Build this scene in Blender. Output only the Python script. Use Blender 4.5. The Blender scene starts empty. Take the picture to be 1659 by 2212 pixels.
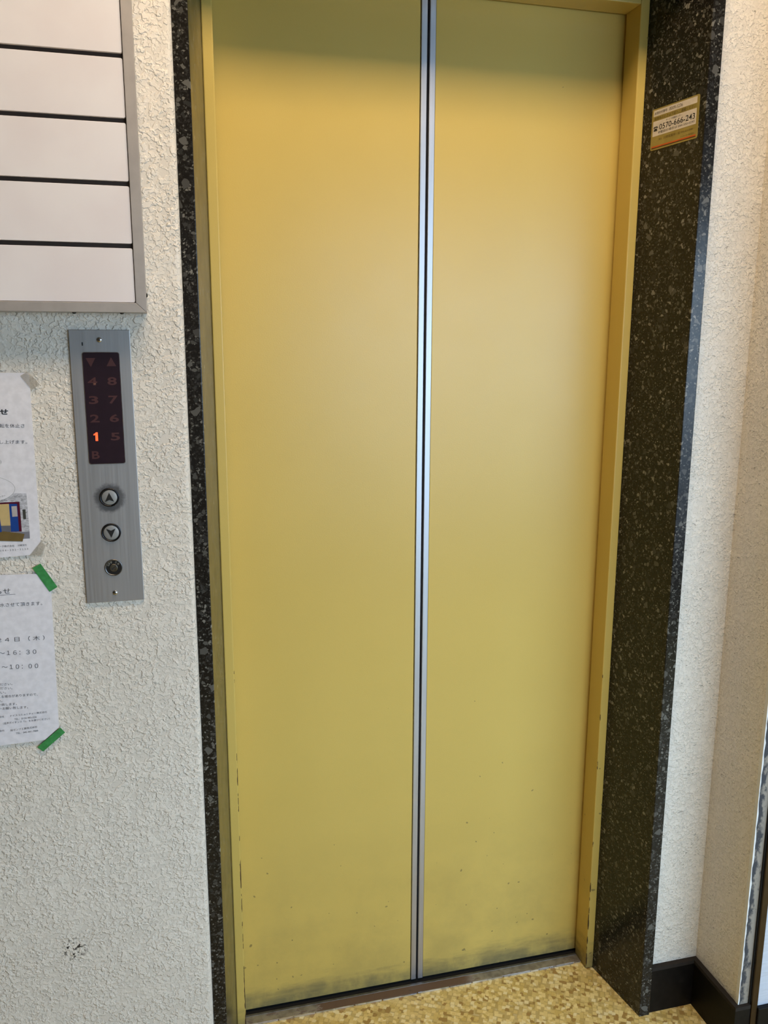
import bpy, bmesh, math, random
from mathutils import Vector, Matrix

random.seed(7)
SC = bpy.context.scene
COL = SC.collection

# ------------------------------------------------------------------ camera
cam_d = bpy.data.cameras.new('camera')
cam = bpy.data.objects.new('camera', cam_d)
COL.objects.link(cam)
cam_d.sensor_fit = 'VERTICAL'
cam_d.sensor_height = 36.0
cam_d.lens = 1816.45 * 36.0 / 2212.0
cam_d.clip_start = 0.02
_r = Vector((0.96878702, -0.24787148, 0.00338293))
_u = Vector((0.04566865, 0.19187231, 0.98035677))
_f = Vector((0.24365158, 0.94960241, -0.19720336))
cam.matrix_world = Matrix(((_r.x, _u.x, -_f.x, -0.1029), (_r.y, _u.y, -_f.y, -1.6339), (_r.z, _u.z, -_f.z, 1.4599), (0, 0, 0, 1)))
SC.camera = cam

# ------------------------------------------------------------------ daylight and exposure
world = bpy.data.worlds.new('sky')
SC.world = world
world.use_nodes = True
bg = world.node_tree.nodes['Background']
bg.inputs['Color'].default_value = (0.56, 0.77, 1.0, 1)
bg.inputs['Strength'].default_value = 8.0
SC.view_settings.view_transform = 'Standard'
SC.view_settings.look = 'None'
SC.view_settings.exposure = 0.0
SC.view_settings.gamma = 1.0
SC.view_settings.use_curve_mapping = False
# portal: helps the renderer find the daylight coming through the entrance, gives off no light itself
pl = bpy.data.lights.new('entrance_daylight', 'AREA')
XS, YB = 3.9, -2.65                              # far wall and rear wall of the hall
OX0, OX1, OZ0, OZ1 = 0.60, 3.5, 0.45, 2.02        # the wide street window in the rear wall
pl.shape = 'RECTANGLE'; pl.size = OX1 - OX0; pl.size_y = OZ1 - OZ0
pl.cycles.is_portal = True
po = bpy.data.objects.new('entrance_daylight', pl)
COL.objects.link(po)
po.location = ((OX0 + OX1) / 2, YB + 0.02, (OZ0 + OZ1) / 2)
po.rotation_euler = (math.radians(90), 0, 0)
LAMP_POWER = 19.0
LAMP_COLOR = (1.0, 0.755, 0.50, 1)

# ------------------------------------------------------------------ geometry helpers
ORIGIN = {}

def empty(name, loc, label=None, cat=None, group=None, kind=None):
    o = bpy.data.objects.new(name, None)
    o.empty_display_size = 0.05
    COL.objects.link(o)
    o.location = loc
    ORIGIN[o] = Vector(loc)
    tag(o, label, cat, group, kind)
    return o

def tag(o, label=None, cat=None, group=None, kind=None):
    if label: o['label'] = label
    if cat: o['category'] = cat
    if group: o['group'] = group
    if kind: o['kind'] = kind
    return o

def link(name, bm, mat, parent=None, origin=None, smooth=False):
    """bm is in world coordinates; the object's origin becomes `origin` (or its parent's)."""
    if parent is not None and origin is None:
        origin = ORIGIN[parent]
    if origin is None:
        xs = [v.co for v in bm.verts]
        origin = Vector(((min(v.x for v in xs) + max(v.x for v in xs)) / 2, (min(v.y for v in xs) + max(v.y for v in xs)) / 2, min(v.z for v in xs)))
    origin = Vector(origin)
    bmesh.ops.recalc_face_normals(bm, faces=bm.faces)
    me = bpy.data.meshes.new(name)
    for v in bm.verts: v.co -= origin
    bm.to_mesh(me); bm.free()
    if smooth:
        for p in me.polygons: p.use_smooth = True
    o = bpy.data.objects.new(name, me)
    me.materials.append(mat)
    COL.objects.link(o)
    ORIGIN[o] = origin
    if parent is not None:
        o.parent = parent
        o.location = origin - ORIGIN[parent]
    else:
        o.location = origin
    return o

def box(bm, x0, x1, y0, y1, z0, z1, bev=0.0, seg=2):
    vs = [bm.verts.new((x, y, z)) for z in (z0, z1) for y in (y0, y1) for x in (x0, x1)]
    fs = [(0, 2, 3, 1), (4, 5, 7, 6), (0, 1, 5, 4), (2, 6, 7, 3), (0, 4, 6, 2), (1, 3, 7, 5)]
    faces = [bm.faces.new([vs[i] for i in f]) for f in fs]
    if bev > 0:
        es = list({e for f in faces for e in f.edges})
        bmesh.ops.bevel(bm, geom=es, offset=bev, segments=seg, affect='EDGES', profile=0.5)
    return bm

def B(x0, x1, y0, y1, z0, z1, bev=0.0, seg=2):
    return box(bmesh.new(), x0, x1, y0, y1, z0, z1, bev, seg)

def prism(pts, to3, d0, d1, bev=0.0, seg=2, bm=None):
    """pts: 2-D polygon; to3(a, b, d) -> world point; extruded from d0 to d1."""
    bm = bm or bmesh.new()
    A = [bm.verts.new(to3(a, b, d0)) for a, b in pts]
    Z = [bm.verts.new(to3(a, b, d1)) for a, b in pts]
    n = len(pts)
    fs = [bm.faces.new(A[::-1]), bm.faces.new(Z)]
    for i in range(n):
        j = (i + 1) % n
        fs.append(bm.faces.new((A[i], A[j], Z[j], Z[i])))
    if bev > 0:
        es = list({e for f in fs[:2] for e in f.edges})
        bmesh.ops.bevel(bm, geom=es, offset=bev, segments=seg, affect='EDGES', profile=0.5)
    return bm

def plan(a, b, d): return (a, b, d)              # polygon in x-y, extruded along z
def elev(a, b, d): return (a, d, b)              # polygon in x-z, extruded along y
def side(a, b, d): return (d, a, b)              # polygon in y-z, extruded along x

def arc(cx, cy, r, a0, a1, n):
    return [(cx + r * math.cos(math.radians(a0 + (a1 - a0) * i / n)), cy + r * math.sin(math.radians(a0 + (a1 - a0) * i / n))) for i in range(n + 1)]

def round_rect(x0, x1, z0, z1, r, n=5):
    return arc(x1 - r, z1 - r, r, 0, 90, n) + arc(x0 + r, z1 - r, r, 90, 180, n) + arc(x0 + r, z0 + r, r, 180, 270, n) + arc(x1 - r, z0 + r, r, 270, 360, n)

def lathe(cx, cz, prof, n=40):
    """prof: (radius, y) pairs; turned about the axis through (cx, cz) along y."""
    bm = bmesh.new()
    rings = []
    for r, y in prof:
        if r < 1e-6:
            rings.append([bm.verts.new((cx, y, cz))])
        else:
            rings.append([bm.verts.new((cx + r * math.cos(2 * math.pi * i / n), y, cz + r * math.sin(2 * math.pi * i / n))) for i in range(n)])
    for a, b in zip(rings, rings[1:]):
        for i in range(n):
            j = (i + 1) % n
            if len(a) == 1 and len(b) > 1: bm.faces.new((a[0], b[i], b[j]))
            elif len(b) == 1 and len(a) > 1: bm.faces.new((a[i], b[0], a[j]))
            else: bm.faces.new((a[i], b[i], b[j], a[j]))
    return bm

def flat(pts, to3, d):
    bm = bmesh.new()
    bm.faces.new([bm.verts.new(to3(a, b, d)) for a, b in pts])
    return bm

def text_bm(s, p0, p1, h, to3, d, bold=0.0, thick=0.0):
    """One line of print set from p0 to p1 (2-D, along its base line), h tall."""
    cu = bpy.data.curves.new('print', 'FONT')
    cu.body = s
    cu.offset = bold
    cu.resolution_u = 3
    o = bpy.data.objects.new('print', cu)
    COL.objects.link(o)
    dg = bpy.context.evaluated_depsgraph_get()
    me = bpy.data.meshes.new_from_object(o.evaluated_get(dg))
    bpy.data.objects.remove(o)
    bpy.data.curves.remove(cu)
    xs = [v.co.x for v in me.vertices]; ys = [v.co.y for v in me.vertices]
    x0, x1, y0, y1 = min(xs), max(xs), min(ys), max(ys)
    p0, p1 = Vector(p0), Vector(p1)
    u = p1 - p0
    L = u.length
    u = u / L
    w = Vector((-u.y, u.x))
    for v in me.vertices:
        q = p0 + u * ((v.co.x - x0) / (x1 - x0) * L) + w * ((v.co.y - y0) / (y1 - y0) * h)
        v.co = Vector(to3(q.x, q.y, d))
    bm = bmesh.new()
    bm.from_mesh(me)
    bpy.data.meshes.remove(me)
    return bm

# ------------------------------------------------------------------ material helpers
class M:
    def __init__(self, name):
        self.m = bpy.data.materials.new(name)
        self.m.use_nodes = True
        self.t = self.m.node_tree
        self.b = self.t.nodes['Principled BSDF']
        self.pos = None
    def n(self, typ, **kw):
        nd = self.t.nodes.new('ShaderNode' + typ)
        ins = kw.pop('ins', {})
        for k, v in kw.items(): setattr(nd, k, v)
        for k, v in ins.items(): self.set(nd.inputs[k], v)
        return nd
    def set(self, sock, v):
        if isinstance(v, bpy.types.NodeSocket): self.t.links.new(v, sock)
        elif isinstance(v, tuple) and len(v) == 3 and sock.type == 'RGBA': sock.default_value = (*v, 1)
        else: sock.default_value = v
    def P(self):
        if self.pos is None:
            self.pos = self.n('NewGeometry').outputs['Position']
        return self.pos
    def xyz(self):
        s = self.n('SeparateXYZ', ins={0: self.P()})
        return s.outputs[0], s.outputs[1], s.outputs[2]
    def scaled(self, sx, sy, sz, off=(0, 0, 0)):
        mp = self.n('Mapping', ins={'Vector': self.P(), 'Scale': (sx, sy, sz), 'Location': off})
        return mp.outputs[0]
    def noise(self, scale, detail=2.0, rough=0.5, vec=None, dist=0.0):
        nd = self.n('TexNoise', ins={'Vector': vec if vec is not None else self.P(), 'Scale': scale, 'Detail': detail, 'Roughness': rough, 'Distortion': dist})
        return nd.outputs['Fac']
    def vor(self, scale, vec=None, feature='F1', metric='EUCLIDEAN', rnd=1.0):
        nd = self.n('TexVoronoi', feature=feature)
        if feature in ('F1', 'F2', 'SMOOTH_F1'): nd.distance = metric
        self.set(nd.inputs['Vector'], vec if vec is not None else self.P())
        nd.inputs['Scale'].default_value = scale
        nd.inputs['Randomness'].default_value = rnd
        return nd
    def math(self, op, a, b=None, c=None, clamp=False):
        nd = self.n('Math', operation=op, use_clamp=clamp)
        self.set(nd.inputs[0], a)
        if b is not None: self.set(nd.inputs[1], b)
        if c is not None: self.set(nd.inputs[2], c)
        return nd.outputs[0]
    def ramp(self, v, a, b, lo=0.0, hi=1.0, smooth=True):
        nd = self.n('MapRange', interpolation_type='SMOOTHSTEP' if smooth else 'LINEAR')
        self.set(nd.inputs['Value'], v)
        nd.inputs['From Min'].default_value = a; nd.inputs['From Max'].default_value = b
        nd.inputs['To Min'].default_value = lo; nd.inputs['To Max'].default_value = hi
        return nd.outputs[0]
    def cmix(self, f, a, b, mode='MIX'):
        nd = self.n('Mix', data_type='RGBA', blend_type=mode)
        self.set(nd.inputs[0], f)
        self.set(nd.inputs[6], a); self.set(nd.inputs[7], b)
        return nd.outputs[2]
    def bump(self, h, dist, strength=1.0):
        nd = self.n('Bump', ins={'Height': h, 'Distance': dist, 'Strength': strength})
        self.t.links.new(nd.outputs[0], self.b.inputs['Normal'])
        return nd
    def fin(self, color=None, rough=None, metal=None, spec=None):
        if color is not None: self.set(self.b.inputs['Base Color'], color)
        if rough is not None: self.set(self.b.inputs['Roughness'], rough)
        if metal is not None: self.set(self.b.inputs['Metallic'], metal)
        if spec is not None: self.set(self.b.inputs['Specular IOR Level'], spec)
        return self.m

def srgb(r, g, b):
    f = lambda c: (c / 255 / 12.92) if c / 255 <= 0.04045 else ((c / 255 + 0.055) / 1.055) ** 2.4
    return (f(r), f(g), f(b))

def simple(name, col, rough=0.5, metal=0.0, spec=0.5):
    """Plain finish with a little grain so no surface is perfectly even."""
    k = M(name)
    n = k.noise(90.0, 3.0)
    c = k.cmix(k.ramp(n, 0.3, 0.7), tuple(x * 0.94 for x in col), tuple(min(1, x * 1.05) for x in col))
    return k.fin(c, rough, metal, spec)

# ------------------------------------------------------------------ materials
def mk_yellow(name, edges=()):
    k = M(name)
    x, y, z = k.xyz()
    base = k.cmix(k.ramp(k.noise(3.0, 3.0), 0.3, 0.7), (0.600, 0.437, 0.108), (0.625, 0.457, 0.116))
    # grime kicked up at the foot: uneven, streaked sideways
    n1 = k.noise(1.0, 5.0, 0.62, vec=k.scaled(9, 9, 42))
    n2 = k.noise(1.0, 5.0, 0.6, vec=k.scaled(20, 20, 14))
    foot = k.ramp(k.math('ADD', z, k.math('MULTIPLY', k.math('SUBTRACT', n1, 0.5), 0.10)), 0.085, 0.005)
    foot = k.math('MULTIPLY', foot, k.ramp(n2, 0.22, 0.62, 0.35, 1.0))
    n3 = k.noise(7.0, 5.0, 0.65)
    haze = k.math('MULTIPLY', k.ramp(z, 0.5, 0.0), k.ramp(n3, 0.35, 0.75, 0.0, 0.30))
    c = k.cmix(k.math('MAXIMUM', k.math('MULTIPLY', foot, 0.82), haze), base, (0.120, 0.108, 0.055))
    # small knocks and specks
    spn = k.noise(75.0, 1.0, 0.5)
    sp = k.math('GREATER_THAN', spn, k.ramp(z, 0.0, 0.9, 0.735, 0.83))
    c = k.cmix(k.math('MULTIPLY', sp, 0.6), c, (0.10, 0.08, 0.04))
    # paint knocked off along the arrises (bare brown primer)
    for ex, ey, zt in edges:
        d = k.math('ADD', k.math('ABSOLUTE', k.math('SUBTRACT', x, ex)), k.math('ABSOLUTE', k.math('SUBTRACT', y, ey)))
        near = k.math('SUBTRACT', 1.0, k.math('MULTIPLY', d, 190.0), clamp=True)
        nn = k.noise(1.0, 3.0, 0.6, vec=k.scaled(60, 60, 22))
        thr = k.ramp(z, 0.05, zt, 0.41, 0.67, smooth=False)
        hit = k.math('GREATER_THAN', k.math('MULTIPLY', near, nn), k.math('MULTIPLY', thr, 0.84))
        c = k.cmix(hit, c, (0.045, 0.020, 0.010))
    k.bump(k.noise(420.0, 2.0), 0.0004, 0.25)
    rough = k.math('ADD', 0.27, k.math('MULTIPLY', k.noise(14.0, 2.0), 0.08))
    return k.fin(c, k.cmix(foot, k.n('CombineColor', ins={0: rough, 1: rough, 2: rough}).outputs[0], (0.7, 0.7, 0.7)), 0.0, 0.42)

W_, DJ, WJ, S_, DS, WF = 0.8, 0.0607, 0.0187, 0.0279, 0.2213, 0.0247
YELLOW = mk_yellow('yellow_enamel')
YELLOW_JAMB = mk_yellow('yellow_enamel_chipped', edges=((0.0, -DJ, 1.5), (W_, -DJ, 1.1)))

def mk_stone(name):
    k = M(name)
    wob = k.n('VectorMath', operation='ADD', ins={0: k.P(), 1: k.n('VectorMath', operation='SCALE', ins={0: k.n('TexNoise', ins={'Vector': k.P(), 'Scale': 70.0}).outputs['Color'], 'Scale': 0.008}).outputs[0]}).outputs[0]
    c = (0.0105, 0.0090, 0.0070)
    c = k.cmix(k.ramp(k.noise(300.0, 3.0), 0.48, 0.75), c, (0.030, 0.027, 0.023))
    for sc, keep, e0, col_a, col_b in ((300.0, 0.70, 0.08, (0.030, 0.029, 0.026), (0.17, 0.16, 0.135)), (150.0, 0.83, 0.05, (0.026, 0.025, 0.022), (0.22, 0.21, 0.18)), (88.0, 0.92, 0.05, (0.026, 0.024, 0.022), (0.12, 0.115, 0.10))):
        v = k.vor(sc, vec=wob)
        sep = k.n('SeparateColor', ins={0: v.outputs['Color']})
        ed = k.vor(sc, vec=wob, feature='DISTANCE_TO_EDGE')
        chip = k.ramp(ed.outputs['Distance'], e0, e0 + 0.05)
        chip = k.math('MULTIPLY', chip, k.math('GREATER_THAN', sep.outputs[0], keep))
        cc = k.cmix(k.math('POWER', sep.outputs[1], 2.5), col_a, col_b)
        c = k.cmix(chip, c, cc)
    k.bump(k.noise(180.0, 2.0), 0.0003, 0.15)
    return k.fin(c, k.math('ADD', 0.15, k.math('MULTIPLY', k.noise(25.0, 2.0), 0.12)), 0.0, 0.27)
STONE = mk_stone('polished_black_terrazzo')

def mk_stucco(name, smudge=False, hair=0.0, col=(0.80, 0.745, 0.655)):
    k = M(name)
    x, y, z = k.xyz()
    c = k.cmix(k.ramp(k.noise(5.0, 4.0), 0.3, 0.75), tuple(q * 0.96 for q in col), col)
    wv = k.n('VectorMath', operation='ADD', ins={0: k.P(), 1: k.n('VectorMath', operation='SCALE', ins={0: k.n('TexNoise', ins={'Vector': k.P(), 'Scale': 190.0, 'Detail': 1.0}).outputs['Color'], 'Scale': 0.0045}).outputs[0]}).outputs[0]
    blobs = k.ramp(k.noise(165.0, 1.5, 0.5, vec=wv), 0.47, 0.57)
    big = k.ramp(k.noise(85.0, 1.5, 0.5, vec=wv), 0.50, 0.58)
    cover = k.ramp(k.noise(22.0, 2.0), 0.34, 0.55, 0.45, 1.0)
    h = k.math('MULTIPLY', k.math('ADD', k.math('MULTIPLY', blobs, 0.7), k.math('MULTIPLY', big, 0.6)), cover)
    h = k.math('ADD', h, k.math('MULTIPLY', k.noise(520.0, 2.0), 0.12))
    k.bump(h, 0.0016, 0.88 if hair == 0 else 0.8)
    # darker tone in the hollows of the texture
    c = k.cmix(k.ramp(h, 0.10, 0.5, 0.16, 0.0), c, (0.36, 0.32, 0.26))
    if hair > 0:
        nv = k.noise(1.0, 2.0, 0.5, vec=k.scaled(110, 110, 300), dist=1.6)
        c = k.cmix(k.ramp(nv, 0.635, 0.70, 0.0, hair), c, (0.10, 0.085, 0.065))
    if smudge:
        dx = k.math('MULTIPLY', k.math('SUBTRACT', x, -0.307), 1.0)
        dz = k.math('MULTIPLY', k.math('SUBTRACT', z, 0.405), 1.0)
        d = k.math('SQRT', k.math('ADD', k.math('MULTIPLY', dx, dx), k.math('MULTIPLY', dz, dz)))
        sm = k.math('MULTIPLY', k.ramp(d, 0.012, 0.030, 1.0, 0.0), k.ramp(k.noise(170.0, 2.0), 0.56, 0.64))
        c = k.cmix(sm, c, (0.03, 0.028, 0.026))
    return k.fin(c, 0.42, 0.0, 0.45)
STUCCO = mk_stucco('cream_stucco', smudge=True)
STUCCO_B = mk_stucco('cream_stucco_dusty', hair=0.65)

def mk_floor():
    k = M('yellow_chip_vinyl')
    rot = k.n('Mapping', ins={'Vector': k.scaled(1, 1, 0), 'Rotation': (0, 0, 0.5)}).outputs[0]
    v = k.vor(112.0, vec=rot, metric='CHEBYCHEV', rnd=0.8)
    sep = k.n('SeparateColor', ins={0: v.outputs['Color']})
    c = k.cmix(sep.outputs[0], (0.60, 0.43, 0.125), (0.84, 0.67, 0.29))
    c = k.cmix(k.math('GREATER_THAN', sep.outputs[1], 0.88), c, (0.38, 0.23, 0.065))
    c = k.cmix(k.math('GREATER_THAN', sep.outputs[2], 0.86), c, (0.84, 0.71, 0.38))
    e = k.ramp(v.outputs['Distance'], 0.42, 0.56, 0.0, 0.5)
    c = k.cmix(e, c, (0.32, 0.21, 0.06))
    c = k.cmix(k.ramp(k.noise(9.0, 4.0), 0.5, 0.8, 0.0, 0.22), c, (0.30, 0.23, 0.12))
    k.bump(k.noise(200.0, 2.0), 0.0003, 0.2)
    return k.fin(c, 0.38, 0.0, 0.45)
FLOOR = mk_floor()

def mk_metal(name, col, rough, brush=(4, 4, 420), amt=0.08, metal=1.0):
    k = M(name)
    n = k.noise(1.0, 3.0, 0.6, vec=k.scaled(*brush))
    c = k.cmix(k.ramp(n, 0.3, 0.7), tuple(q * (1 - amt) for q in col), tuple(min(1, q * (1 + amt)) for q in col))
    return k.fin(c, k.ramp(n, 0.3, 0.7, rough - 0.04, rough + 0.05), metal)
STEEL_STRIP = mk_metal('brushed_steel_strip', (0.50, 0.505, 0.53), 0.46, brush=(500, 500, 5))
def mk_plate():
    k = M('brushed_steel_plate')
    x, y, z = k.xyz()
    n = k.noise(1.0, 3.0, 0.6, vec=k.scaled(500, 500, 6))
    c = k.cmix(k.ramp(n, 0.3, 0.7), (0.40, 0.390, 0.385), (0.435, 0.425, 0.42))
    # finger grime worn in round the upper button
    dx = k.math('SUBTRACT', x, -0.2001); dz = k.math('SUBTRACT', z, 1.2135)
    d = k.math('SQRT', k.math('ADD', k.math('MULTIPLY', dx, dx), k.math('MULTIPLY', dz, dz)))
    d = k.math('ADD', d, k.math('MULTIPLY', k.math('SUBTRACT', k.noise(110.0, 4.0, 0.7), 0.5), 0.014))
    g = k.ramp(d, 0.0175, 0.0275, 0.72, 0.0)
    c = k.cmix(g, c, (0.05, 0.05, 0.052))
    return k.fin(c, k.ramp(n, 0.3, 0.7, 0.42, 0.5), 0.75)
STEEL_PLATE = mk_plate()
ALU = mk_metal('satin_aluminium', (0.42, 0.385, 0.355), 0.48, brush=(60, 60, 60), amt=0.04, metal=0.3)
ALU_DOOR = mk_metal('aluminium_door', (0.60, 0.655, 0.77), 0.38, brush=(30, 30, 300), amt=0.06, metal=0.25)
CHROME = mk_metal('dull_chrome', (0.55, 0.55, 0.55), 0.22, brush=(80, 80, 80), amt=0.03)
DARK_CHROME = mk_metal('dark_chrome', (0.045, 0.045, 0.05), 0.3, brush=(80, 80, 80), amt=0.05)

def mk_sill():
    k = M('worn_sill')
    x, y, z = k.xyz()
    n = k.noise(1.0, 5.0, 0.65, vec=k.scaled(16, 40, 40))
    xx = k.math('ADD', x, k.math('MULTIPLY', k.math('SUBTRACT', n, 0.5), 0.10))
    brown = k.math('MULTIPLY', k.ramp(xx, 0.165, 0.175), k.ramp(xx, 0.50, 0.56, 1.0, 0.0))
    blot = k.ramp(k.noise(1.0, 4.0, 0.6, vec=k.scaled(22, 60, 60)), 0.58, 0.64)
    brown = k.math('MAXIMUM', brown, k.math('MULTIPLY', blot, 0.8))
    c = k.cmix(k.ramp(k.noise(60.0, 4.0), 0.35, 0.65), (0.34, 0.31, 0.29), (0.50, 0.47, 0.45))
    c = k.cmix(brown, c, (0.125, 0.075, 0.045))
    grime = k.ramp(k.noise(1.0, 5.0, 0.7, vec=k.scaled(30, 90, 30)), 0.60, 0.75, 0.0, 0.8)
    c = k.cmix(grime, c, (0.035, 0.03, 0.025))
    m = k.math('SUBTRACT', 0.85, k.math('MULTIPLY', k.math('MAXIMUM', brown, grime), 0.85), clamp=True)
    return k.fin(c, k.ramp(brown, 0, 1, 0.42, 0.7), m)
SILL = mk_sill()
SILL_EDGE = mk_metal('bright_metal_edge', (0.72, 0.71, 0.72), 0.28, brush=(20, 20, 20), amt=0.25)  # brighter metal along the front edge of the sill
BLACK = simple('black_gap', (0.006, 0.006, 0.006), 0.8)
PRINT = simple('black_print', (0.018, 0.018, 0.020), 0.7)
PRINT_SOFT = simple('soft_black_print', (0.085, 0.080, 0.085), 0.7)

def mk_base():
    k = M('dark_skirting')
    c = k.cmix(k.ramp(k.noise(60.0, 4.0), 0.35, 0.7), (0.0026, 0.0020, 0.0016), (0.0060, 0.0048, 0.0040))
    c = k.cmix(k.ramp(k.noise(1.0, 4.0, vec=k.scaled(25, 25, 60)), 0.62, 0.78, 0.0, 0.35), c, (0.025, 0.021, 0.017))
    return k.fin(c, 0.5, 0.0, 0.18)
SKIRT = mk_base()
SKIRT_TOP = simple('dusty_skirting_top', (0.024, 0.019, 0.015), 0.8, 0.0, 0.2)
PAPER = simple('white_paper', (0.78, 0.765, 0.80), 0.85, spec=0.2)
def mk_plastic_white():
    k = M('milky_acrylic')
    n = k.noise(9.0, 3.0)
    c = k.cmix(k.ramp(n, 0.3, 0.7), (0.78, 0.73, 0.735), (0.82, 0.785, 0.79))
    return k.fin(c, 0.28, 0.0, 0.45)
ACRYL = mk_plastic_white()
GREEN = M('green_tape')
GREEN = GREEN.fin(GREEN.cmix(GREEN.ramp(GREEN.noise(140.0, 4.0), 0.3, 0.7), (0.035, 0.22, 0.055), (0.055, 0.30, 0.085)), 0.5, 0.0, 0.4)
CLEAR = M('clear_tape')
CLEAR.b.inputs['Alpha'].default_value = 0.32
CLEAR = CLEAR.fin(CLEAR.cmix(CLEAR.ramp(CLEAR.noise(120.0), 0.3, 0.7), (0.40, 0.37, 0.31), (0.55, 0.52, 0.46)), 0.25)

# ------------------------------------------------------------------ the room
def structure(name, bm, mat, label, cat, parent=None):
    o = link(name, bm, mat, parent)
    return tag(o, label, cat, None, 'structure')

YW = -0.231           # face of the plaster beside the call panel
YR = -0.205           # face of the plaster in the corner past the sticker
XC = 1.002            # the corner
YE = -0.348           # where the short return wall ends
ZC = 2.75

UNSEEN = simple('taupe_plaster', (0.21, 0.195, 0.175), 0.7)
structure('floor', B(-3.2, XS + 0.1, -2.9, 0.15, -0.06, 0.0), FLOOR, 'yellow mosaic-patterned vinyl floor in front of the elevator', 'floor')
structure('ceiling', B(-3.2, XS + 0.1, -2.9, 0.15, ZC, ZC + 0.06), UNSEEN, 'plain taupe ceiling over the elevator hall', 'ceiling')
r = 0.009
pts = [(-3.2, 0.15), (-3.2, YW)] + [(a, b) for a, b in arc(-0.0713 - r, YW + r, r, -90, 0, 6)] + [(-0.0713, 0.15)]
structure('wall_front', prism(pts, plan, 0.0, ZC), STUCCO, 'cream textured plaster wall behind the call panel and notices', 'wall')
structure('wall_above', B(-0.0713, 0.8713, -0.215, 0.15, 2.165, ZC), STUCCO, 'cream plaster wall above the elevator surround', 'wall')
structure('wall_corner', B(0.8713, XC, YR, 0.15, 0.0, ZC), STUCCO_B, 'narrow cream plaster strip between the black stone and the corner', 'wall')
wr = structure('wall_right', B(XC - 0.0115, 1.0155, YE, 0.15, 0.0, ZC), STUCCO_B, 'short shaded cream return wall past the corner', 'wall')

def mk_broken():
    k = M('dirty_plaster_end')
    n = k.noise(1.0, 5.0, 0.65, vec=k.scaled(70, 70, 45))
    x, y, z = k.xyz()
    e = k.math('ADD', n, k.ramp(x, 0.992, 1.013, 0.10, -0.16))
    c = k.cmix(k.ramp(e, 0.40, 0.58), (0.30, 0.26, 0.21), (0.055, 0.055, 0.060))
    k.bump(n, 0.003, 0.6)
    return k.fin(c, 0.8, 0.0, 0.3)
link('plaster_end', B(XC - 0.0100, 1.0150, YE - 0.004, YE - 0.0003, 0.112, ZC), mk_broken(), wr)
bead = bmesh.new()
rows = []
z = 0.113
while z < ZC:
    w = 0.0028 + random.uniform(-0.0012, 0.0016)
    rows.append([bead.verts.new(p) for p in ((XC - 0.0128, YE + 0.004, z), (XC - 0.0128, YE - 0.0046, z), (XC - 0.0128 + w, YE - 0.0046, z), (XC - 0.0128 + w, YE + 0.004, z))])
    z += random.uniform(0.008, 0.016)
for a, b in zip(rows, rows[1:]):
    for i in range(4):
        bead.faces.new((a[i], a[(i + 1) % 4], b[(i + 1) % 4], b[i]))
link('plaster_arris', bead, simple('chalky_white_plaster', (0.74, 0.73, 0.70), 0.7), wr)

# entrance door frame standing past the end of the return wall
d1 = empty('door_1', (1.2, -0.36, 0.0), 'silvery metal entrance door frame beyond the return wall', 'door frame', None, 'structure')
link('frame_stop', B(1.0157, 1.0300, -0.362, -0.30, 0.0, 2.40, 0.001), mk_metal('brown_anodised', (0.075, 0.052, 0.030), 0.35, brush=(30, 30, 30)), d1)
link('frame_groove', B(1.0135, 1.0157, -0.356, -0.30, 0.0, 2.40), BLACK, d1)
link('frame_panel', B(1.0300, 1.30, -0.358, -0.30, 0.105, 2.40, 0.002), ALU_DOOR, d1)
link('dark_base_strip', B(1.0300, 1.30, -0.366, -0.30, 0.0, 0.105, 0.002), SKIRT, d1)  # dark strip across the foot of the metal panel
structure('wall_beyond', B(1.30, XS, -0.35, 0.15, 0.0, ZC), STUCCO_B, 'cream plaster wall beyond the entrance frame', 'wall')
structure('wall_side', B(-3.26, -3.2, -2.9, 0.15, 0.0, ZC), UNSEEN, 'taupe plaster side wall of the hall', 'wall')
structure('wall_far', B(XS, XS + 0.06, -2.9, 0.15, 0.0, ZC), UNSEEN, 'taupe plaster wall at the far end of the hall', 'wall')
wb = bmesh.new()
box(wb, -3.26, OX0, YB - 0.1, YB, 0.0, ZC)
box(wb, OX1, XS + 0.06, YB - 0.1, YB, 0.0, ZC)
box(wb, OX0, OX1, YB - 0.1, YB, OZ1, ZC)
box(wb, OX0, OX1, YB - 0.1, YB, 0.0, OZ0)
structure('wall_street', wb, UNSEEN, 'wall behind the viewer with a wide street window', 'wall')
structure('ground', B(-8, 10, -14, YB - 0.25, -0.12, -0.06), simple('street_asphalt', (0.20, 0.20, 0.21), 0.9), 'grey street paving outside the window', 'ground')
structure('wall_shaft', prism([(-0.35, 0.15), (1.15, 0.15), (1.15, 0.21), (-0.35, 0.21)], plan, -0.06, ZC), BLACK, 'dark elevator shaft behind the doors', 'wall')  # plain black slab; the shaft's darkness is put into its colour

# skirting boards
def skirting(name, pts, label):
    o = tag(link(name, prism(pts, plan, 0.0, 0.104), SKIRT), label, 'skirting', None, 'structure')
    link('top_edge', prism(pts, plan, 0.1042, 0.1125), SKIRT_TOP, o)
    return o
TB = 0.0115
skirting('baseboard_corner', [(0.8714, YR - 0.0002), (XC - TB - 0.0117, YR - 0.0002), (XC - TB - 0.0117, YR - TB), (0.8714, YR - TB)], 'black skirting under the narrow plaster strip beside the stone')
skirting('baseboard_right', [(XC - TB - 0.0003, YR - 0.0003), (XC - TB - 0.0003, YE - 0.0045), (1.0155, YE - 0.0045), (1.0155, YE - TB), (XC - 2 * TB, YE - TB), (XC - 2 * TB, YR - 0.0003)], 'black skirting along the short return wall')
skirting('baseboard_left', [(-3.2, YW - 0.0003), (-0.0730, YW - 0.0003), (-0.0730, YW - TB), (-3.2, YW - TB)], 'black skirting under the wall with the call panel')

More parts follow.
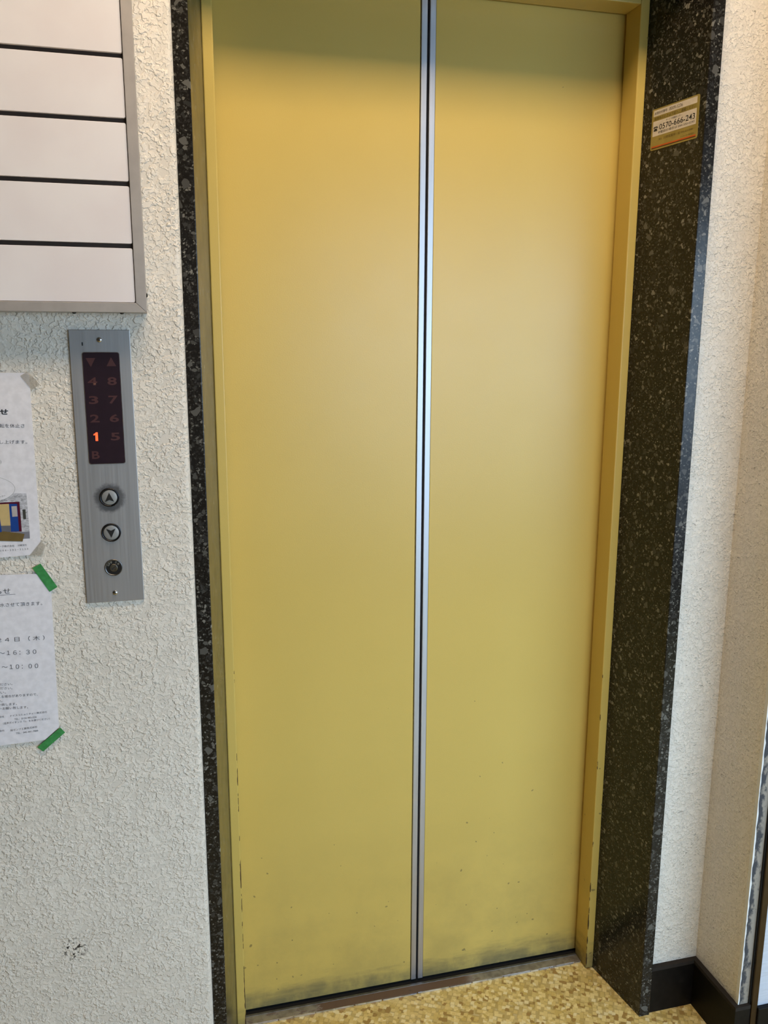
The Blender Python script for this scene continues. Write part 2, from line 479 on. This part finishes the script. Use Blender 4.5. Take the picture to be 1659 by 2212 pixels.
# ------------------------------------------------------------------ black stone surround
H = 2.0895
st = empty('stone_surround', (0.4, -0.14, 0.0), 'polished black speckled stone surround framing the yellow elevator doorway', 'door surround', None, 'thing')
def stone_jamb(sgn):
    f = (lambda x: x) if sgn < 0 else (lambda x: W_ - x)
    pts = [(f(-WJ), -0.004), (f(-WJ), -DJ + 0.0005), (f(-WJ - S_), -DS), (f(-WJ - S_ - WF), -DS), (f(-WJ - S_ - WF), -0.004)]
    bm = prism(pts, plan, 0.0, 2.108)
    bmesh.ops.remove_doubles(bm, verts=bm.verts, dist=1e-6)
    es = [e for e in bm.edges if abs(e.verts[0].co.z - e.verts[1].co.z) > 1 and e.verts[0].co.y < -0.2]
    bmesh.ops.bevel(bm, geom=es, offset=0.0012, segments=2, affect='EDGES', profile=0.5)
    return bm
link('stone_jamb', stone_jamb(-1), STONE, st)
link('stone_jamb', stone_jamb(1), STONE, st)
link('stone_lintel', prism([(-0.004, 2.1083), (-DJ + 0.0005, 2.1083), (-DS, 2.130), (-DS, 2.165), (-0.004, 2.165)], side, -WJ - S_ - WF, W_ + WJ + S_ + WF), STONE, st)

# ------------------------------------------------------------------ yellow steel door frame
fr = empty('elevator_casing', (0.4, -0.033, 0.0), 'narrow yellow painted steel frame inside the stone, chipped near the floor', 'door frame', None, 'thing')
link('frame_jamb', B(-WJ, 0.0, -DJ, -0.0055, 0.002, 2.1078, 0.0022, 3), YELLOW_JAMB, fr, smooth=False)
link('frame_jamb', B(W_, W_ + WJ, -DJ, -0.0055, 0.002, 2.1078, 0.0022, 3), YELLOW_JAMB, fr)
link('frame_header', B(0.0003, W_ - 0.0003, -DJ, -0.0055, H, 2.1078, 0.0018, 3), YELLOW_JAMB, fr)

# ------------------------------------------------------------------ sliding door panels
def door_panel(x0, x1, seam_sign, label):
    root = empty('sliding_door_leaf', ((x0 + x1) / 2, 0.018, 0.0), label, 'elevator door', 'pair of sliding elevator doors', 'thing')
    if seam_sign > 0:     # meeting edge on the high-x side
        face = B(x0, 0.3832, 0.0, 0.036, 0.0085, 2.15, 0.0012)
        strip = B(0.3843, 0.3962, -0.0022, 0.034, 0.0085, 2.15, 0.0010)
        lip = B(0.3832, 0.3843, 0.004, 0.034, 0.0085, 2.15)
    else:
        face = B(0.4132, x1, 0.0, 0.036, 0.0085, 2.15, 0.0012)
        strip = B(0.4007, 0.4128, -0.0022, 0.034, 0.0085, 2.15, 0.0010)
        lip = B(0.4128, 0.4132, 0.004, 0.034, 0.0085, 2.15)
    link('door_face', face, YELLOW, root)
    tag(link('meeting_strip', strip, STEEL_STRIP, root), 'brushed steel strip along the meeting edge')
    link('strip_groove', lip, BLACK, root)
    return root
door_panel(-0.06, 0.3962, 1, 'yellow sliding elevator door panel next to the call button plate side')
door_panel(0.4007, 0.86, -1, 'yellow sliding elevator door panel next to the phone number sticker side')

# ------------------------------------------------------------------ sill
sl = empty('elevator_sill', (0.4, -0.02, 0.0), 'worn metal elevator threshold with brown and silver patches under the doors', 'threshold', None, 'thing')
link('sill_groove', B(-0.01, 0.81, -0.0085, 0.05, -0.001, 0.0012), BLACK, sl)
link('sill_rib', B(0.0004, 0.7996, -0.0150, -0.0085, 0.0, 0.0042, 0.0006), mk_metal('grey_rib', (0.20, 0.20, 0.20), 0.5, brush=(60, 60, 60), amt=0.2), sl)
link('sill_tread', B(0.0004, 0.7996, -0.0365, -0.0150, 0.0, 0.0036, 0.0005), SILL, sl)
ed = bmesh.new()
x = 0.0004
while x < 0.799:
    x2 = min(0.7996, x + random.uniform(0.02, 0.09))
    g = 0.0 if random.random() < 0.6 else 0.0012
    box(ed, x, x2 - random.uniform(0, 0.004), -0.0392, -0.0365, 0.0, 0.0036 - g, 0.0004, 1)
    x = x2
link('sill_nosing', ed, SILL_EDGE, sl)

# ------------------------------------------------------------------ tenant sign board
sg = empty('directory_board', (-0.37, YW, 1.5035), 'aluminium framed directory board with blank white name plates on the plaster wall', 'sign board', None, 'thing')
XO, XI, ZB, ZI, ZT = -0.1267, -0.1420, 1.5035, 1.5180, 2.135
XL = -0.62
YF = -0.272
link('backing', B(XL + 0.005, XO - 0.004, -0.2640, YW - 0.0004, ZB + 0.004, ZT - 0.004), simple('dark_brown_backing', (0.022, 0.013, 0.008), 0.6), sg)
link('frame_side', prism([(XO, ZB), (XO, ZT), (XI, ZT - 0.0145), (XI, ZI)], elev, YF, YW - 0.0004, 0.0006), ALU, sg)
link('frame_side', prism([(XL, ZB), (XL, ZT), (XL + 0.0153, ZT - 0.0145), (XL + 0.0153, ZI)], elev, YF, YW - 0.0004, 0.0006), ALU, sg)
link('frame_rail', prism([(XL + 0.0003, ZB), (XO - 0.0003, ZB), (XI - 0.0003, ZI), (XL + 0.0156, ZI)], elev, YF, YW - 0.0004, 0.0006), ALU, sg)
link('frame_rail', prism([(XL + 0.0003, ZT), (XO - 0.0003, ZT), (XI - 0.0003, ZT - 0.0145), (XL + 0.0156, ZT - 0.0145)], elev, YF, YW - 0.0004, 0.0006), ALU, sg)
lines = [1.6005, 1.6885, 1.7757, 1.8627, 1.9500, 2.0375]
zb = [ZI + 0.0006] + [q + 0.0034 for q in lines]
zt = [q - 0.0034 for q in lines] + [ZT - 0.0150]
for a, b in zip(zb, zt):
    link('name_plate', prism(round_rect(XL + 0.0158, XI - 0.0010, a, b, 0.0025, 3), elev, -0.2695, -0.2642, 0.0004), ACRYL, sg)
for cx, cz, ax in ((XO, 1.5300, 'x'), (-0.2330, ZB, 'z'), (-0.1640, ZB, 'z')):
    bm = bmesh.new()
    bmesh.ops.create_uvsphere(bm, u_segments=14, v_segments=8, radius=0.0034)
    for v in bm.verts:
        v.co = Vector((v.co.x * (0.7 if ax == 'x' else 1), v.co.y, v.co.z * (0.7 if ax == 'z' else 1))) + Vector((cx, -0.256, cz))
    link('screw', bm, simple('dark_screw', (0.03, 0.028, 0.026), 0.35, 0.6), sg, smooth=True)

# ------------------------------------------------------------------ call panel
cp = empty('call_panel', (-0.2001, YW, 1.0395), 'tall grey metal elevator call panel with red floor display and two arrow buttons', 'call panel', None, 'thing')
PX0, PX1, PZ0, PZ1, YP = -0.2456, -0.1548, 1.0400, 1.4783, -0.2350
link('face_plate', B(PX0, PX1, YP, YW - 0.0004, PZ0, PZ1, 0.0009), STEEL_PLATE, cp)
DX0, DX1, DZ0, DZ1 = -0.2271, -0.1729, 1.2697, 1.4437
link('display_rim', prism(round_rect(DX0 - 0.0008, DX1 + 0.0008, DZ0 - 0.0008, DZ1 + 0.0008, 0.0036), elev, YP - 0.0006, YP - 0.0001), CHROME, cp)
dw = link('display_window', prism(round_rect(DX0, DX1, DZ0, DZ1, 0.0032), elev, YP - 0.0010, YP - 0.0002), simple('smoked_purple_acrylic', (0.020, 0.0105, 0.0175), 0.25), cp)
DIM = simple('unlit_red_digit', (0.060, 0.015, 0.014), 0.5)
LIT = M('lit_orange_digit')
LIT.b.inputs['Emission Color'].default_value = (1.0, 0.10, 0.022, 1)
LIT.b.inputs['Emission Strength'].default_value = 1.25
LIT = LIT.fin(LIT.cmix(LIT.noise(60.0), (0.8, 0.10, 0.03), (0.85, 0.12, 0.04)), 0.5)
YD = YP - 0.00115
def digit(ch, cx, cz, w=0.0140, h=0.0124, mat=DIM):
    link('floor_digit', text_bm(ch, (cx - w / 2, cz - h / 2), (cx + w / 2, cz - h / 2), h, elev, YD, 0.022), mat, dw)
CA, CB = -0.2147, -0.1854
for ch, cx, cz in (('4', CA, 1.3994), ('8', CB, 1.3996), ('3', CA, 1.3705), ('7', CB, 1.3707), ('2', CA, 1.3417), ('6', CB, 1.3416), ('5', CB, 1.3125), ('B', CA - 0.0020, 1.2839)):
    digit(ch, cx, cz, w=0.0140 if ch != 'B' else 0.0115)
oc, oz = CA, 1.3130
link('floor_digit', flat([(oc + 0.0030, oz - 0.0068), (oc + 0.0030, oz + 0.0068), (oc + 0.0002, oz + 0.0068), (oc - 0.0010, oz + 0.0052), (oc - 0.0034, oz + 0.0042), (oc - 0.0034, oz + 0.0018), (oc - 0.0008, oz + 0.0028), (oc - 0.0008, oz - 0.0068)], elev, YD), LIT, dw)
link('down_arrow', flat([(-0.2155 - 0.0072, 1.4287 + 0.0066), (-0.2155 + 0.0072, 1.4287 + 0.0066), (-0.2155, 1.4287 - 0.0072)], elev, YD), DIM, dw)
link('up_arrow', flat([(-0.1850 - 0.0072, 1.4293 - 0.0066), (-0.1850 + 0.0072, 1.4293 - 0.0066), (-0.1850, 1.4293 + 0.0072)], elev, YD), DIM, dw)
link('unit_mark', text_bm('1', (-0.2271, 1.4540), (-0.2251, 1.4540), 0.0052, elev, YP - 0.0003, 0.02), PRINT, cp)
CAP = mk_metal('grey_button_cap', (0.30, 0.30, 0.29), 0.5, brush=(80, 80, 80), amt=0.05, metal=0.35)
def push_button(cx, cz, up):
    b = link('push_button', lathe(cx, cz, [(0.0122, YP - 0.0006), (0.0122, YP - 0.0016), (0.0110, YP - 0.0022), (0.0060, YP - 0.0027), (0.0, YP - 0.0029)]), CAP, cp, smooth=True)
    link('button_ring', lathe(cx, cz, [(0.0152, YP - 0.0001), (0.0152, YP - 0.0016), (0.0146, YP - 0.0026), (0.0134, YP - 0.0026), (0.0123, YP - 0.0006), (0.0123, YP - 0.0001)]), DARK_CHROME, b, smooth=True)
    s = 1 if up else -1
    pts = [(cx, cz + s * 0.0078), (cx + 0.0068, cz - s * 0.0066), (cx, cz - s * 0.0036), (cx - 0.0068, cz - s * 0.0066)]
    link('button_arrow', prism(pts, elev, YP - 0.0034, YP - 0.0020), BLACK, b)
push_button(-0.2001, 1.2147, True)
push_button(-0.2006, 1.1568, False)
kx, kz = -0.2003, 1.0982
ks = link('key_switch', lathe(kx, kz, [(0.0119, YP - 0.0003), (0.0119, YP - 0.0012), (0.0, YP - 0.0012)]), simple('key_switch_black', (0.010, 0.010, 0.010), 0.35), cp)
link('key_ring', lathe(kx, kz, [(0.0140, YP - 0.0001), (0.0139, YP - 0.0016), (0.0128, YP - 0.0021), (0.0119, YP - 0.0012)]), mk_metal('key_ring_metal', (0.20, 0.20, 0.20), 0.3, brush=(80, 80, 80)), ks, smooth=True)
link('key_core', lathe(kx, kz - 0.0002, [(0.0062, YP - 0.0012), (0.0062, YP - 0.0022), (0.0056, YP - 0.0026), (0.0, YP - 0.0026)], 28), mk_metal('key_core_metal', (0.22, 0.21, 0.18), 0.3, brush=(80, 80, 80)), ks)
c45, s45 = math.cos(math.radians(43)), math.sin(math.radians(43))
link('keyhole', flat([(kx + a * c45 - b * s45, kz + a * s45 + b * c45) for a, b in ((-0.0042, -0.0012), (0.0040, -0.0004), (0.0040, 0.0004), (-0.0042, 0.0012))], elev, YP - 0.00272), PRINT, ks)
LET = simple('pale_lettering', (0.30, 0.29, 0.24), 0.5)
def ring_word(s, a0, a1, rad, h):
    n = len(s)
    for i, ch in enumerate(s):
        a = math.radians(a0 + (a1 - a0) * i / max(1, n - 1))
        cx, cz = kx + rad * math.cos(a), kz + rad * math.sin(a)
        ux, uz = math.sin(a), -math.cos(a)
        w = 0.0024
        link('switch_letter', text_bm(ch, (cx - ux * w / 2, cz - uz * w / 2), (cx + ux * w / 2, cz + uz * w / 2), h, elev, YP - 0.00135, 0.01), LET, ks)
ring_word('OFF', 152, 108, 0.0076, 0.0034)
ring_word('ON', 66, 38, 0.0078, 0.0034)
for cx, cz in ((-0.2007, 1.4630), (-0.2003, 1.0551)):
    s = link('plate_screw', lathe(cx, cz, [(0.0040, YP - 0.0001), (0.0040, YP - 0.0008), (0.0034, YP - 0.0016), (0.0, YP - 0.0020)], 20), CHROME, cp, smooth=True)
    link('screw_recess', flat([(cx + p, cz + q) for p, q in ((-0.0018, -0.0005), (-0.0005, -0.0005), (-0.0005, -0.0018), (0.0005, -0.0018), (0.0005, -0.0005), (0.0018, -0.0005), (0.0018, 0.0005), (0.0005, 0.0005), (0.0005, 0.0018), (-0.0005, 0.0018), (-0.0005, 0.0005), (-0.0018, 0.0005))], elev, YP - 0.00205), PRINT, s)

# ------------------------------------------------------------------ paper notices
YN = -0.2336
YT = YN - 0.0003
def sheet(name, pts, label):
    root = link(name, prism(pts, elev, YN, YN + 0.0004), PAPER, None, origin=(sum(p[0] for p in pts) / len(pts), YW, min(p[1] for p in pts)))
    return tag(root, label, 'notice', 'paper notices', 'thing')
n1 = sheet('paper_notice', [(-0.5180, 1.4165), (-0.4200, 1.4150), (-0.3063, 1.4129), (-0.3070, 1.3400), (-0.3090, 1.1468), (-0.3253, 1.1263), (-0.3706, 1.1246), (-0.5260, 1.1205)],
           'white printed notice with a small picture of blue elevator doors')
def line(s, x0, z0, x1, z1, h, parent, mat=PRINT_SOFT, bold=0.0):
    link('text_line', text_bm(s, (x0, z0), (x1, z1), h, elev, YT, bold), mat, parent)
line('らせ', -0.3650, 1.3498, -0.3405, 1.3496, 0.0086, n1, PRINT, 0.03)
line('運転を休止さ', -0.3622, 1.3299, -0.3187, 1.3291, 0.0062, n1)
line('申し上げます。', -0.3650, 1.3052, -0.3170, 1.3040, 0.0060, n1)
line(')', -0.3580, 1.2740, -0.3566, 1.2740, 0.0058, n1)
DRAW = lambda nm, col: simple(nm, col, 0.85, spec=0.2)
def picture(name, pts, mat, lift, parent):
    return link(name, flat(pts, elev, YT - lift), mat, parent)
km = M('printed_marble')
nmz = km.noise(1.0, 5.0, 0.65, vec=km.scaled(120, 120, 330), dist=1.2)
MARBLE = km.fin(km.cmix(km.ramp(nmz, 0.35, 0.7), (0.62, 0.62, 0.66), (0.26, 0.26, 0.28)), 0.85, 0, 0.2)
pic = picture('picture', [(-0.4300, 1.2270), (-0.3241, 1.2264), (-0.3240, 1.1645), (-0.4300, 1.1660)], MARBLE, 0.0, n1)
picture('picture_floor', [(-0.4300, 1.1660), (-0.3240, 1.1645), (-0.3243, 1.1533), (-0.4300, 1.1537)], DRAW('printed_grey', (0.20, 0.20, 0.23)), 0.00005, pic)
picture('picture_frame', [(-0.4050, 1.2110), (-0.3562, 1.2130), (-0.3352, 1.2133), (-0.3353, 1.1651), (-0.4080, 1.1660)], DRAW('printed_maroon', (0.085, 0.006, 0.020)), 0.0001, pic)
picture('picture_cabin', [(-0.3800, 1.2102), (-0.3508, 1.2105), (-0.3509, 1.1757), (-0.3800, 1.1764)], DRAW('printed_tan', (0.56, 0.42, 0.19)), 0.00015, pic)
picture('picture_cabin_floor', [(-0.3800, 1.1764), (-0.3509, 1.1757), (-0.3512, 1.1654), (-0.3800, 1.1667)], DRAW('printed_dark_grey', (0.13, 0.13, 0.15)), 0.00015, pic)
pd = DRAW('printed_blue', (0.012, 0.055, 0.26))
picture('picture_door', [(-0.3507, 1.2105), (-0.3389, 1.2100), (-0.3394, 1.1656), (-0.3511, 1.1660)], pd, 0.00018, pic)
picture('picture_door', [(-0.3980, 1.2105), (-0.3800, 1.2103), (-0.3660, 1.2000), (-0.3646, 1.1658), (-0.3985, 1.1660)], pd, 0.00017, pic)
picture('picture_window', [(-0.3475, 1.2064), (-0.3396, 1.2066), (-0.3396, 1.1898), (-0.3475, 1.1896)], DRAW('printed_pale', (0.46, 0.42, 0.40)), 0.00022, pic)
picture('picture_mat', [(-0.3850, 1.1600), (-0.3625, 1.1671), (-0.3316, 1.1612), (-0.3354, 1.1490), (-0.3850, 1.1530)], DRAW('printed_brown', (0.155, 0.105, 0.035)), 0.00022, pic)
pb = picture('picture_buttons', [(-0.3318, 1.2006), (-0.3273, 1.2006), (-0.3275, 1.1849), (-0.3317, 1.1848)], DRAW('printed_olive', (0.055, 0.055, 0.045)), 0.00022, pic)
# speech balloon
bal = arc(-0.3960, 1.2360, 0.0560, 0, 360, 64)[:-1]
bal = [(-0.3960 + (a + 0.3960) * 1.0, 1.2345 + (b - 1.2360) * 0.415) for a, b in bal]
link('speech_balloon', flat(bal, elev, YT - 0.00026), PAPER, n1)
bm = bmesh.new()
inner = [(-0.3960 + (a + 0.3960) * 0.993, 1.2345 + (b - 1.2345) * 0.985) for a, b in bal]
vo = [bm.verts.new(elev(a, b, YT - 0.0003)) for a, b in bal]
vi = [bm.verts.new(elev(a, b, YT - 0.0003)) for a, b in inner]
for i in range(64):
    j = (i + 1) % 64
    bm.faces.new((vo[i], vo[j], vi[j], vi[i]))
link('balloon_outline', bm, DRAW('printed_grey_green', (0.16, 0.19, 0.15)), n1)
def line2(*a, **k):
    s, x0, z0, x1, z1, h, par = a[:7]
    link('text_line', text_bm(s, (x0, z0), (x1, z1), h, elev, YT - 0.00034, k.get('bold', 0)), PRINT_SOFT, par)
line2('んか？', -0.3642, 1.2214, -0.3552, 1.2218, 0.0030, n1)
line2('ません。', -0.3648, 1.2150, -0.3534, 1.2150, 0.0030, n1)
line('ーク株式会社', -0.3703, 1.1412, -0.3481, 1.1410, 0.0034, n1)
line('川崎支社', -0.3431, 1.1412, -0.3297, 1.1414, 0.0034, n1)
line('０４４－２９２－３１３４', -0.3698, 1.1344, -0.3280, 1.1352, 0.0028, n1)

n2 = sheet('paper_notice', [(-0.5080, 1.1005), (-0.3728, 1.0966), (-0.3000, 1.0940), (-0.2988, 1.0623), (-0.3000, 0.9900), (-0.3032, 0.8282), (-0.3265, 0.8083), (-0.3961, 0.8063), (-0.5160, 0.8035)],
           'white typed water stoppage notice held by green tape')
line('らせ', -0.3815, 1.0650, -0.3597, 1.0650, 0.0086, n2, PRINT_SOFT, 0.0)
link('underline', flat([(-0.3900, 1.0630), (-0.3528, 1.0628), (-0.3528, 1.0634), (-0.3900, 1.0636)], elev, YT), PRINT_SOFT, n2)
line('水させて頂きます。', -0.3771, 1.0434, -0.3140, 1.0420, 0.0066, n2)
line('２４ 日 （ 木 ）', -0.3857, 0.9845, -0.3144, 0.9828, 0.0080, n2, PRINT_SOFT, 0.0)
line('０～１６：３０', -0.3935, 0.9628, -0.3287, 0.9603, 0.0074, n2, PRINT_SOFT, 0.0)
line('～１０：００', -0.3828, 0.9384, -0.3277, 0.9356, 0.0076, n2, PRINT_SOFT, 0.0)
for s, x0, z0, x1, z1, h in (('ださい。', -0.3880, 0.9108, -0.3690, 0.9099, 0.0042), ('ださい。', -0.3882, 0.9040, -0.3696, 0.9028, 0.0042),
                            ('い。', -0.3882, 0.8967, -0.3798, 0.8964, 0.0038), ('える場合がありますので、', -0.3930, 0.8894, -0.3319, 0.8877, 0.0048),
                            ('い。', -0.3930, 0.8823, -0.3862, 0.8822, 0.0036), ('い致します。', -0.3930, 0.8757, -0.3650, 0.8749, 0.0044),
                            ('～お願い致します。', -0.3930, 0.8690, -0.3485, 0.8671, 0.0046), ('会社', -0.3929, 0.8551, -0.3858, 0.8551, 0.0034),
                            ('ナイスコミュニティー株式会社', -0.3771, 0.8549, -0.3196, 0.8559, 0.0037), ('TEL：0120-983-024', -0.3708, 0.8487, -0.3368, 0.8489, 0.0031),
                            ('（音声ガイダンス「5」をお選びください）', -0.3884, 0.8427, -0.3163, 0.8434, 0.0038), ('会社', -0.3948, 0.8307, -0.3873, 0.8307, 0.0034),
                            ('陵ポンプ工業株式会社', -0.3780, 0.8295, -0.3367, 0.8313, 0.0036), ('TEL：045-441-7800', -0.3700, 0.8235, -0.3358, 0.8246, 0.0031)):
    line(s, x0, z0, x1, z1, h, n2)

def tape(name, pts, mat, lift, label, group):
    return tag(link(name, prism(pts, elev, YN - lift - 0.0003, YN - lift), mat, None, origin=(sum(p[0] for p in pts) / 4, YW, min(p[1] for p in pts))), label, 'tape', group, 'thing')
tape('masking_tape', [(-0.3242, 1.1048), (-0.3116, 1.1115), (-0.2886, 1.0709), (-0.3012, 1.0637)], GREEN, 0.0005, 'green masking tape strip at the top corner of the typed notice', 'green masking tape')
tape('masking_tape', [(-0.3392, 0.7969), (-0.3011, 0.8276), (-0.2940, 0.8182), (-0.3307, 0.7880)], GREEN, 0.0005, 'green masking tape strip at the bottom corner of the typed notice', 'green masking tape')
tape('clear_tape', [(-0.3190, 1.4085), (-0.3080, 1.4150), (-0.2920, 1.3950), (-0.3040, 1.3870)], CLEAR, 0.0008, 'clear sticky tape at the top corner of the picture notice', 'clear tape')
tape('clear_tape', [(-0.3265, 1.1260), (-0.3080, 1.1480), (-0.3020, 1.1410), (-0.3080, 1.1240)], CLEAR, 0.0008, 'clear sticky tape at the folded bottom corner of the picture notice', 'clear tape')

# ------------------------------------------------------------------ contact sticker on the stone
A0 = Vector((W_ + WJ, -DJ, 0)); A1 = Vector((W_ + WJ + S_, -DS, 0))
UD = (A1 - A0).normalized()
ND = Vector((UD.y, -UD.x, 0))
if ND.x > 0: ND = -ND
SW, SH = 0.1222, 0.0740
def on_stone(a, b, d):
    p = A0 + UD * (0.0255 + a * SW) + ND * d
    return (p.x, p.y, 1.8239 + (1 - b) * SH)
def st_rr(u0, u1, v0, v1, rr=0.03, n=4):
    ru, rv = rr * SH / SW, rr
    f = lambda cu, cv, a0: [(cu + ru * math.cos(math.radians(a0 + 90 * i / n)), cv + rv * math.sin(math.radians(a0 + 90 * i / n))) for i in range(n + 1)]
    return f(u1 - ru, v1 - rv, 0) + f(u0 + ru, v1 - rv, 90) + f(u0 + ru, v0 + rv, 180) + f(u1 - ru, v0 + rv, 270)
k = M('gold_foil')
GOLD = k.fin(k.cmix(k.ramp(k.noise(40.0), 0.3, 0.7), (0.34, 0.27, 0.085), (0.40, 0.32, 0.105)), 0.38, 0.35)
sroot = link('contact_sticker', prism(st_rr(0, 1, 0, 1, 0.05), on_stone, 0.0003, 0.0009), GOLD, None, origin=on_stone(0.5, 1.0, 0.0))
tag(sroot, 'gold service contact sticker with phone number stuck on the black stone', 'sticker', None, 'thing')
SWHITE = simple('sticker_white', (0.66, 0.60, 0.55), 0.4)
link('white_field', flat(st_rr(0.035, 0.955, 0.035, 0.185, 0.01), on_stone, 0.0011), SWHITE, sroot)
wf2 = link('white_field', flat(st_rr(0.035, 0.955, 0.300, 0.665, 0.01), on_stone, 0.0011), SWHITE, sroot)
link('red_stripe', flat([(0.03, 0.905), (0.965, 0.905), (0.965, 0.940), (0.03, 0.940)], on_stone, 0.0011), simple('sticker_orange', (0.52, 0.085, 0.012), 0.4), sroot)
link('dark_stripe', flat([(0.03, 0.943), (0.965, 0.943), (0.965, 0.962), (0.03, 0.962)], on_stone, 0.0011), simple('sticker_dark', (0.045, 0.012, 0.008), 0.4), sroot)
PBROWN = simple('brown_print', (0.13, 0.085, 0.022), 0.6)
def sline(s, u0, u1, v0, v1, mat=PRINT_SOFT, bold=0.0):
    # text is set in metres on the stone, then mapped to the sticker's own frame
    conv = lambda a, b, d: on_stone(a / SW, 1 - b / SH, d)
    link('text_line', text_bm(s, (u0 * SW, (1 - v1) * SH), (u1 * SW, (1 - v1) * SH), (v1 - v0) * SH, conv, 0.0014, bold), mat, sroot)
sline('お問合せ番号', 0.06, 0.33, 0.075, 0.145)
sline('0009-1236', 0.38, 0.66, 0.070, 0.150)
sline('故障等のときは下記へご連絡ください', 0.06, 0.94, 0.205, 0.280, PBROWN)
sline('サービス情報センター', 0.32, 0.66, 0.325, 0.375)
sline('0570-666-243', 0.180, 0.930, 0.400, 0.535, PRINT, 0.004)
ph = bmesh.new()
for q in ([(0.060, 0.545), (0.062, 0.515), (0.078, 0.482), (0.120, 0.482), (0.136, 0.515), (0.138, 0.545)],
          [(0.052, 0.478), (0.054, 0.452), (0.066, 0.434), (0.132, 0.434), (0.144, 0.452), (0.146, 0.478), (0.124, 0.478), (0.122, 0.462), (0.076, 0.462), (0.074, 0.478)]):
    ph.faces.new([ph.verts.new(on_stone(a, b, 0.0014)) for a, b in q])
link('phone_symbol', ph, PRINT, sroot)
sline('IP電話の場合は 044-330-0243', 0.165, 0.925, 0.560, 0.625)
sline('担当', 0.185, 0.245, 0.735, 0.785, PBROWN)
sline('川崎営業所', 0.285, 0.545, 0.720, 0.790, PBROWN)
sline('☎ 044-222-2244', 0.590, 0.900, 0.725, 0.785, PBROWN)
sline('エレベーター株式会社', 0.650, 0.930, 0.840, 0.885, PBROWN)

# ------------------------------------------------------------------ ceiling lamp of the hall (above the picture)
LX, LY = 0.30, -0.85
lp = empty('ceiling_lamp', (LX, LY, ZC - 0.07), 'white ceiling lamp fixture in front of the elevator', 'ceiling lamp', None, 'thing')
link('lamp_housing', B(LX - 0.65, LX + 0.65, LY - 0.17, LY + 0.17, ZC - 0.060, ZC - 0.0005, 0.004), simple('lamp_white', (0.75, 0.75, 0.72), 0.5), lp)
LM = M('lamp_diffuser')
LM.b.inputs['Emission Color'].default_value = LAMP_COLOR
LM.b.inputs['Emission Strength'].default_value = LAMP_POWER
LM = LM.fin(LM.cmix(LM.noise(30.0), (0.8, 0.8, 0.78), (0.82, 0.82, 0.8)), 0.5)
link('lamp_diffuser', B(LX - 0.63, LX + 0.63, LY - 0.15, LY + 0.15, ZC - 0.075, ZC - 0.0605, 0.003), LM, lp)
